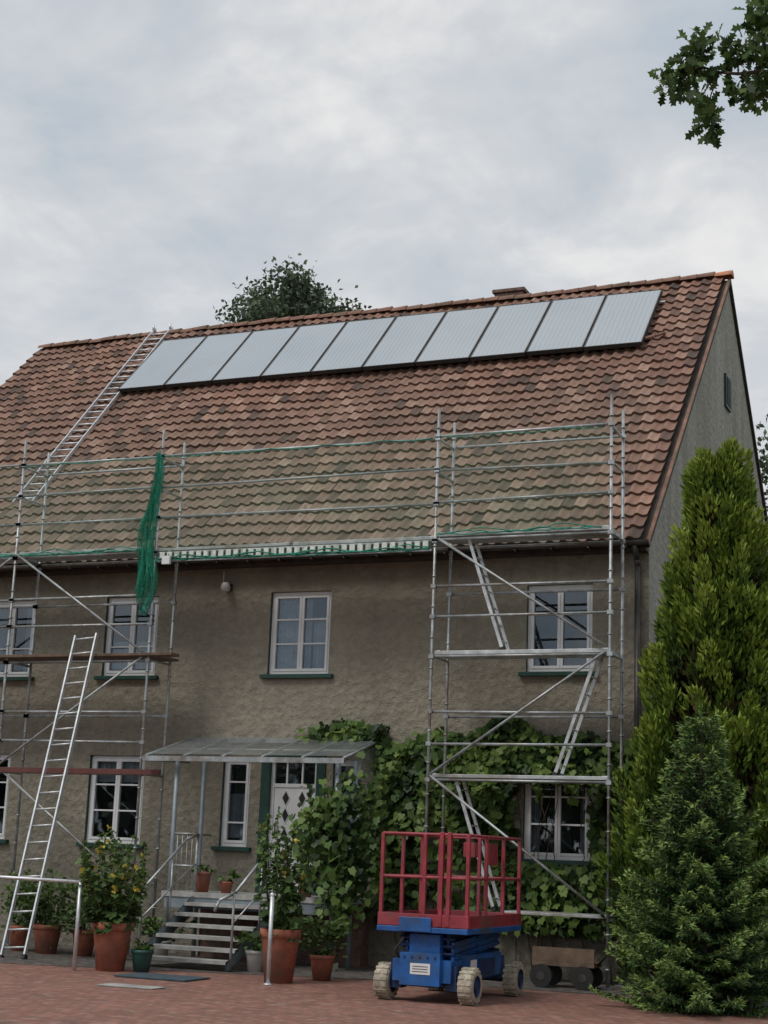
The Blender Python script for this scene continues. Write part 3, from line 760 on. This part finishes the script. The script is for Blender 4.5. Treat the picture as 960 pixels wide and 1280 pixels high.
o = MB(); o.tube((-4.03, -4.5, 0), (-4.03, -4.5, 1.15), .03, 'alu'); o.lathe([(.032, 0), (.034, .03), (0, .05)], (-4.03, -4.5, 1.14), 'alu', 10); o.lathe([(.06, 0), (.06, .012), (.03, .02)], (-4.03, -4.5, 0), 'alu', 12); o.obj('metal_post')
o = MB(); o.box(-6.1, -5.0, -5.0, -4.3, .004, .02, 'mat'); o.obj('door_mat')
o = MB(); o.box(-5.5, -4.7, -6.35, -6.0, .002, .012, 'concrete'); o.obj('drain_cover')

# ------------------------------------------------------------------ vine
vine = empty('grape_vine')
P = []; 
def density(X, z):
    n = noise.noise(Vector((X*.9, z*.9, 3.1)))*.5+noise.noise(Vector((X*2.6, z*2.6, 7)))*.35
    d = 0
    if -4.5 < X < .3 and z > .7:
        topz = 3.74+.14*math.sin(X*2.1)+.1*math.sin(X*5)
        lowz = 2.3 if X < -2.2 else 2.95
        if X > -.85: lowz = .9
        if -2.6 < X < -2.1: lowz = 1.6
        if -4.7 < X < -3.8: lowz = 1.6
        if lowz < z < topz: d = .95
        elif z < lowz: d = .28 if not (-2.05 < X < -.85 and z > 1.72) else 0
        if z < 1.65 and X > -2.4: d = max(d, .7)
    if -5.8 < X < -4.3 and 3.55 < z < 3.85+.06*math.sin(X*6): d = .7
    return d*(.85+n*1.6)
while len(P) < 6800:
    X = rnd.uniform(-5.9, .35); z = rnd.uniform(.7, 4.0)
    if rnd.random() < density(X, z): P.append((X, -.06-abs(rnd.gauss(0, .13)), z))
for cxx, cyy, czz, sx, sz, n in ((-4.75, -1.5, 2.2, .2, .2, 260), (-4.45, -1.5, 2.5, .13, .2, 110), (-4.7, -1.55, 1.75, .2, .3, 280), (-4.4, -1.5, 1.3, .13, .35, 200), (-4.2, -1.2, 1.9, .12, .45, 200)):
    for k in range(n): P.append((rnd.gauss(cxx, sx), rnd.gauss(cyy, .13), rnd.gauss(czz, sz)))
for k in range(260):  # trailing shoots hanging clear of the mass
    x0_ = rnd.choice([-4.95, -4.6, -4.2, -3.5, -2.9, -2.3, -1.6, -1.1, -.6]); P.append((x0_+rnd.gauss(0, .03), -.35-rnd.random()*.15, 3.2-rnd.random()*.55 if x0_ > -2.1 else 3.0-rnd.random()*1.0))
P = np.array(P); n = len(P)
D = np.array([0, -.25, -1.])+rng.normal(0, .55, (n, 3)); Nn = np.array([0, -1, .55])+rng.normal(0, .45, (n, 3))
big = np.array([noise.noise(Vector((p[0]*1.7, p[1]*4, p[2]*1.7))) for p in P])
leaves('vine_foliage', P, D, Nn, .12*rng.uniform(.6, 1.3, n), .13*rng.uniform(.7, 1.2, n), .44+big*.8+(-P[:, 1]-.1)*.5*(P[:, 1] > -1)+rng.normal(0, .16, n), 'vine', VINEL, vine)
o = MB()
for k in range(14):
    x = rnd.uniform(-4.2, -.2); pts = [(x, -.05, 0)]
    for j in range(7): x += rnd.gauss(0, .1); pts.append((x, -.05-rnd.random()*.04, .45*(j+1)))
    o.path(pts, .012, 'bark', 5, .4)
o.path([(-4.45, -1.4, 0), (-4.5, -1.42, 1.2), (-4.6, -1.45, 2.2), (-4.7, -1.45, 2.7)], .02, 'bark', 6, .4)
o.obj('vine_stems', vine)

# ------------------------------------------------------------------ thuja
th = empty('thuja_tree'); bx, by = 1.3, -.95; H = 7.95
def th_r(z):
    t = z/H
    if t < .12: return 1.3
    return 1.42*(1-max(0, t-.12)/.88)**.8 + .02
Pl = []; 
for k in range(420):
    z = H*(rng.random()**.9)*.95; a = rng.uniform(0, 2*math.pi); rr = th_r(z)*rng.uniform(.6, 1.06)
    Pl.append((bx+rr*math.cos(a), by+rr*math.sin(a), z, a, rng.uniform(.35, .85)*(1-.35*z/H), rng.uniform(.10, .24)))
Pl.append((bx, by, H-.5, 0, .55, .11)); Pl.append((bx+.1, by, H-.9, 0, .6, .16)); Pl.append((bx-.14, by, H-1.0, 3, .55, .16)); Pl.append((bx-.28, by-.1, H-1.35, 3, .6, .15))
PP = []; DD = []; NN = []; TT = []
for (x, y, z, a, h, r) in Pl:
    n = int(160*(h/.5)); out = np.array([math.cos(a), math.sin(a), 0])
    t = rng.random(n)**.8; ang = rng.uniform(0, 2*math.pi, n); prof = np.sqrt(np.clip(1-(t*1.9-.9)**2, .02, 1))*r*(1-.5*t)
    q = np.stack([np.cos(ang)*prof, np.sin(ang)*prof, (t-.4)*h*1.5], 1)+out*(t[:, None]*h*.28)
    p = q+np.array([x, y, z]); 
    d = np.stack([np.cos(ang)*.5, np.sin(ang)*.5, np.full(n, 1.0)], 1)+out*.35+rng.normal(0, .25, (n, 3))
    pb = rng.normal(0, .12)
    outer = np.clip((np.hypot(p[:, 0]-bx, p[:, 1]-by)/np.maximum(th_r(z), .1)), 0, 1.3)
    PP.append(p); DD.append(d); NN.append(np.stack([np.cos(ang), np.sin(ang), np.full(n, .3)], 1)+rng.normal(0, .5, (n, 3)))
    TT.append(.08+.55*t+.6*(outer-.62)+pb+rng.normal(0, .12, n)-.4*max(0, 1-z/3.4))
PP = np.concatenate(PP); DD = np.concatenate(DD); NN = np.concatenate(NN); TT = np.concatenate(TT)
keep = PP[:, 2] > .1; PP, DD, NN, TT = PP[keep], DD[keep], NN[keep], TT[keep]
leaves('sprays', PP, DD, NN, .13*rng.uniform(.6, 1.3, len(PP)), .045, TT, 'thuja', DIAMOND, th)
n = 8000; z = rng.uniform(.2, H*.85, n); a = rng.uniform(0, 6.283, n); rr = np.array([th_r(q) for q in z])*rng.uniform(.3, .75, n)
leaves('inner_twigs', np.stack([bx+rr*np.cos(a), by+rr*np.sin(a), z], 1), rv(n)+np.array([0, 0, .6]), rv(n), .3, .12, rng.random(n), 'brownleaf', DIAMOND, th)
o = MB(); o.path([(bx, by, 0), (bx+.03, by, 3), (bx, by, H-.6)], .16, 'bark', 10, .15)
for k in range(60):
    z = rng.uniform(.4, H-1); a = rng.uniform(0, 6.28); rr = th_r(z)*.8
    o.tube((bx, by, z), (bx+rr*math.cos(a), by+rr*math.sin(a), z+.4), .025, 'bark', 5, .006)
o.obj('trunk_and_limbs', th)

# ------------------------------------------------------------------ spruce
sp = empty('spruce_tree'); bx, by = 1.55, -3.7; H = 3.65
o = MB(); o.path([(bx, by, 0), (bx+.02, by, 1.8), (bx, by, H-.1)], .07, 'bark', 8, .12)
PP = []; DD = []; TT = []
z = .12; 
while z < H-.1:
    t = z/H; R0_ = 1.32*(1-t)**.85+.05; nb = max(4, int(12*(1-t)+4)); ph = rng.uniform(0, 6.28)
    for k in range(nb):
        a = ph+2*math.pi*k/nb+rng.normal(0, .15); L = R0_*rng.uniform(.7, 1.15); el = .12+.75*t+rng.normal(0, .07)
        dx = np.array([math.cos(a), math.sin(a), 0]); side = np.array([-math.sin(a), math.cos(a), 0])
        seg = max(4, int(L/.07)); z0 = z+rng.normal(0, .03); pts = []
        for j in range(seg+1):
            u = j/seg; p = np.array([bx, by, z0])+dx*L*u+np.array([0, 0, L*(el*u-.4*u*(1-t)+.3*u*u*(1-t))]); pts.append(p)
            if u < .1: continue
            tw = (.30*(1-u)+.10)*min(1, L/.5+.3)
            for sg in (-1, 1, 0):
                ln = tw if sg else .1
                dr = norm((dx*.75+side*sg*.8+np.array([0, 0, -.06]))[None])[0] if sg else dx
                m_ = max(1, int(ln/.055))
                for q in range(m_):
                    pp = p+dr*ln*(q/m_)
                    for _ in range(4):
                        PP.append(pp+rng.normal(0, .006, 3)); DD.append(dr+rng.normal(0, .4, 3)+np.array([0, 0, .1])); TT.append(.1+.42*u+.6*((q+1)/m_)**2*u+rng.normal(0, .1))
        o.path([tuple(p) for p in pts[::max(1, seg//3)]], .012, 'bark', 4, .3)
    z += .185
for k in range(90): PP.append(np.array([bx, by, H-.45+.55*k/90])); DD.append(rng.normal(0, .5, 3)+np.array([0, 0, .8])); TT.append(.75)
for k in range(5):
    a = k*1.256
    for zz, ll in ((H-.28, .018), (H-.5, .026)):
        for q in range(16):
            for _ in range(2): PP.append(np.array([bx+math.cos(a+zz*5)*ll*q, by+math.sin(a+zz*5)*ll*q, zz+.009*q])); DD.append(rng.normal(0, .5, 3)+np.array([math.cos(a+zz*5), math.sin(a+zz*5), .4])); TT.append(.75)
PP = np.array(PP); n = len(PP)
leaves('needles', PP, np.array(DD), rv(n), .08*rng.uniform(.7, 1.3, n), .02, np.array(TT), 'spruce', DIAMOND, sp)
o.obj('trunk_and_limbs', sp)

# ------------------------------------------------------------------ deciduous trees
def tree(name, base, H, cr, ch, seed, nclump, per, L, mat='treeleaf', shape=DIAMOND, spread=.5, droop=0.):
    e = empty(name); r_ = np.random.default_rng(seed); o = MB(); x, y, z = base
    zc = z+H-ch/2
    o.path([(x, y, z), (x+.1, y, z+(H-ch)*.6), (x, y+.1, zc), (x+.1, y, z+H*.93)], H*.02, 'bark', 8, .15)
    C = []
    while len(C) < nclump:
        p = r_.uniform(-1, 1, 3)
        if .25 < np.linalg.norm(p) < 1: C.append(p*np.array([cr, cr, ch/2]) + np.array([x, y, zc]))
    C = np.array(C)
    for c in C:
        z0 = max(z+(H-ch)*.7, min(c[2]-.35*math.hypot(c[0]-x, c[1]-y), z+H*.9))
        mid = np.array([x+(c[0]-x)*.5, y+(c[1]-y)*.5, z0+(c[2]-z0)*.6])
        o.path([(x, y, z0), tuple(mid), tuple(c)], H*.004, 'bark', 5, .25)
    n = nclump*per; idx = np.repeat(np.arange(nclump), per)
    Q = r_.normal(0, 1, (n, 3))*spread*np.array([1, 1, .7]); Q[:, 2] -= droop*np.abs(Q[:, 0])
    P = C[idx]+Q
    ct = r_.normal(0, .15, nclump)
    tint = .45+ct[idx]+Q[:, 2]/spread*.14+(P[:, 2]-zc)/ch*.35+r_.normal(0, .12, n)
    leaves('leaves', P, rv(n)+np.array([0, 0, -.3]), rv(n)+np.array([0, 0, .7]), L*r_.uniform(.7, 1.3, n), L*.6, tint, mat, shape, e)
    o.obj('trunk_and_limbs', e); return e
tree('birch_tree', (-16.55, 20, 0), 20.1, 2.6, 6.5, 4, 75, 260, .19, spread=.38)
tree('ash_tree', (-.2, 32, 0), 17.6, 4.0, 9, 5, 80, 180, .25, spread=.7)

oak = empty('oak_tree'); o = MB(); tx, ty = 8.6, -8.5
o.path([(tx, ty, 0), (tx+.1, ty, 3), (tx-.1, ty, 6), (tx, ty, 10)], .34, 'bark', 12, .4)
def bp(a, b): return np.array([2.38+(a-815)*.0077, -10, 9.94-(b-5)*.0084])
hub = bp(985, 110); 
o.path([(tx-.05, ty, 6.2), (7.0, -9.0, 8.2), (5.2, -9.6, 9.0), tuple(hub)], .12, 'bark', 8, .3)
br = {'a': [(950, 100), (925, 100), (900, 95), (880, 85), (860, 88), (838, 92)], 'b': [(900, 95), (888, 120), (886, 145), (888, 165)],
      'c': [(950, 100), (955, 60), (950, 30), (958, 12)], 'd': [(925, 100), (935, 118), (942, 128)], 'e': [(880, 85), (872, 70), (868, 58)], 'f': [(945, 80), (930, 75), (915, 72)]}
for k, pts in br.items():
    q = [bp(*p)+rng.normal(0, .01, 3) for p in pts]
    if k == 'a': q = [hub]+q
    o.path([tuple(v) for v in q], .02 if k == 'a' else .009, 'bark', 6, .35)
cl = [(828, 97, 9), (842, 90, 12), (850, 100, 8), (862, 88, 12), (868, 62, 14), (878, 54, 8), (880, 75, 14), (893, 90, 8), (876, 122, 12), (886, 138, 13), (890, 155, 13), (886, 166, 8), (912, 72, 12), (922, 82, 12), (905, 64, 7), (938, 128, 14), (925, 120, 10), (950, 118, 12), (948, 88, 14), (935, 76, 12), (952, 55, 15), (944, 38, 13), (955, 18, 15), (962, 40, 15), (965, 80, 15), (970, 110, 14), (980, 60, 14)]
P = []; D = []
for a, b_, n in cl:
    c = bp(a, b_)
    for k in range(int(n*2.3)):
        d = rv(1)[0]; P.append(c+d*abs(rng.normal(0, .055))+np.array([0, rng.normal(0, .12), 0])); D.append(d+np.array([0, 0, -.25]))
P = np.array(P); n = len(P)
leaves('bough_leaves', P, np.array(D), rv(n)+np.array([0, -.7, .5]), .135*rng.uniform(.7, 1.2, n), .11, .55+rng.normal(0, .25, n), 'oak', OAKL, oak)
C = []
while len(C) < 80:
    p = rng.uniform(-1, 1, 3)
    if .3 < np.linalg.norm(p) < 1: C.append(p*np.array([3.0, 3.4, 3.4])+np.array([tx+.6, ty+.6, 9.5]))
C = np.array(C)
for c in C: o.path([(tx, ty, max(5, c[2]-1.5)), tuple((np.array([tx, ty, c[2]-.6])+c)/2), tuple(c)], .05, 'bark', 5, .2)
n = len(C)*120; Q = np.repeat(C, 120, 0)+rng.normal(0, .38, (n, 3))
leaves('crown_leaves', Q, rv(n), rv(n)+np.array([0, 0, .6]), .17, .12, .4+rng.normal(0, .2, n), 'oak', OVAL, oak)
o.obj('trunk_and_limbs', oak)

P = []
for k in range(300):
    a = rng.uniform(0, 2*math.pi); R_ = rng.uniform(55, 75); c = np.array([R_*math.cos(a), R_*math.sin(a), 0])
    hh = rng.uniform(6, 10)
    if c[1] > 0 and abs(c[0]) < 60: hh *= .8
    P.append(c+np.stack([rng.normal(0, 2.2, 60), rng.normal(0, 2.2, 60), rng.uniform(0, hh, 60)], 1))
P = np.concatenate(P); n = len(P)
leaves('distant_trees', P, rv(n), rv(n)+np.array([0, 0, .5]), 1.6, 1.2, .35+rng.normal(0, .25, n)+P[:, 2]*.03, 'treeleaf', OVAL)

# ------------------------------------------------------------------ sky & sun
world = bpy.data.worlds.new('World'); scene.world = world; world.use_nodes = True
nt = world.node_tree; nt.nodes.clear()
out = N(nt, 'ShaderNodeOutputWorld')
sky = N(nt, 'ShaderNodeTexSky', sky_type='NISHITA'); sky.sun_disc = False
el, az = math.radians(52), math.radians(205)
sky.sun_elevation = el; sky.sun_rotation = az
bg1 = N(nt, 'ShaderNodeBackground'); bg1.inputs[1].default_value = .1; nt.links.new(sky.outputs[0], bg1.inputs[0])
tc = N(nt, 'ShaderNodeTexCoord'); spx = N(nt, 'ShaderNodeSeparateXYZ'); nt.links.new(tc.outputs['Generated'], spx.inputs[0])
den = math_(nt, 'ADD', math_(nt, 'MAXIMUM', spx.outputs[2], 0.0), .38)
cb = N(nt, 'ShaderNodeCombineXYZ')
nt.links.new(math_(nt, 'ADD', math_(nt, 'DIVIDE', spx.outputs[0], den), -.31), cb.inputs[0])
nt.links.new(math_(nt, 'ADD', math_(nt, 'DIVIDE', spx.outputs[1], den), .73), cb.inputs[1]); cb.inputs[2].default_value = 2.3
def cn(s, d, r, dist):
    n = N(nt, 'ShaderNodeTexNoise'); n.inputs['Scale'].default_value = s; n.inputs['Detail'].default_value = d; n.inputs['Roughness'].default_value = r; n.inputs['Distortion'].default_value = dist
    nt.links.new(cb.outputs[0], n.inputs['Vector']); return n.outputs[0]
f = math_(nt, 'ADD', math_(nt, 'MULTIPLY', cn(1.9, 5, .55, .25), .66), math_(nt, 'MULTIPLY', cn(6, 5, .6, .3), .34))
cc = ramp(nt, f, [(.38, (.46, .535, .61)), (.45, (.575, .615, .66)), (.50, (.66, .68, .705)), (.56, (.82, .82, .815)), (.66, (1.0, .98, .94))])
bg2 = N(nt, 'ShaderNodeBackground'); bg2.inputs[1].default_value = 1.0; nt.links.new(cc, bg2.inputs[0])
mx = N(nt, 'ShaderNodeMixShader'); mx.inputs[0].default_value = .94
nt.links.new(bg1.outputs[0], mx.inputs[1]); nt.links.new(bg2.outputs[0], mx.inputs[2]); nt.links.new(mx.outputs[0], out.inputs[0])
sd = bpy.data.lights.new('sun', 'SUN'); sd.energy = 1.4; sd.angle = math.radians(16); sd.color = (1, .96, .9)
so = bpy.data.objects.new('sun', sd); coll.objects.link(so)
dirv = Vector((math.sin(az)*math.cos(el), math.cos(az)*math.cos(el), math.sin(el)))
so.rotation_euler = dirv.to_track_quat('Z', 'Y').to_euler(); so.location = dirv*30

# ------------------------------------------------------------------ camera
yaw, pit, rol = math.radians(23.008), math.radians(12.309), math.radians(2.201)
F = Vector((-math.sin(yaw)*math.cos(pit), math.cos(yaw)*math.cos(pit), math.sin(pit)))
R0 = Vector((math.cos(yaw), math.sin(yaw), 0)); U0 = R0.cross(F)
R = R0*math.cos(rol)+U0*math.sin(rol); U = -R0*math.sin(rol)+U0*math.cos(rol)
cam = bpy.data.cameras.new('camera'); co = bpy.data.objects.new('camera', cam); coll.objects.link(co)
cam.sensor_fit = 'VERTICAL'; cam.sensor_height = 24; cam.lens = 1976.8/1280*24; cam.clip_end = 2000; cam.clip_start = .1
co.matrix_world = Matrix(((R[0], U[0], -F[0], 5.665), (R[1], U[1], -F[1], -24.022), (R[2], U[2], -F[2], 1.7), (0, 0, 0, 1)))
scene.camera = co
scene.view_settings.view_transform = 'Standard'; scene.view_settings.look = 'None'; scene.view_settings.exposure = 0
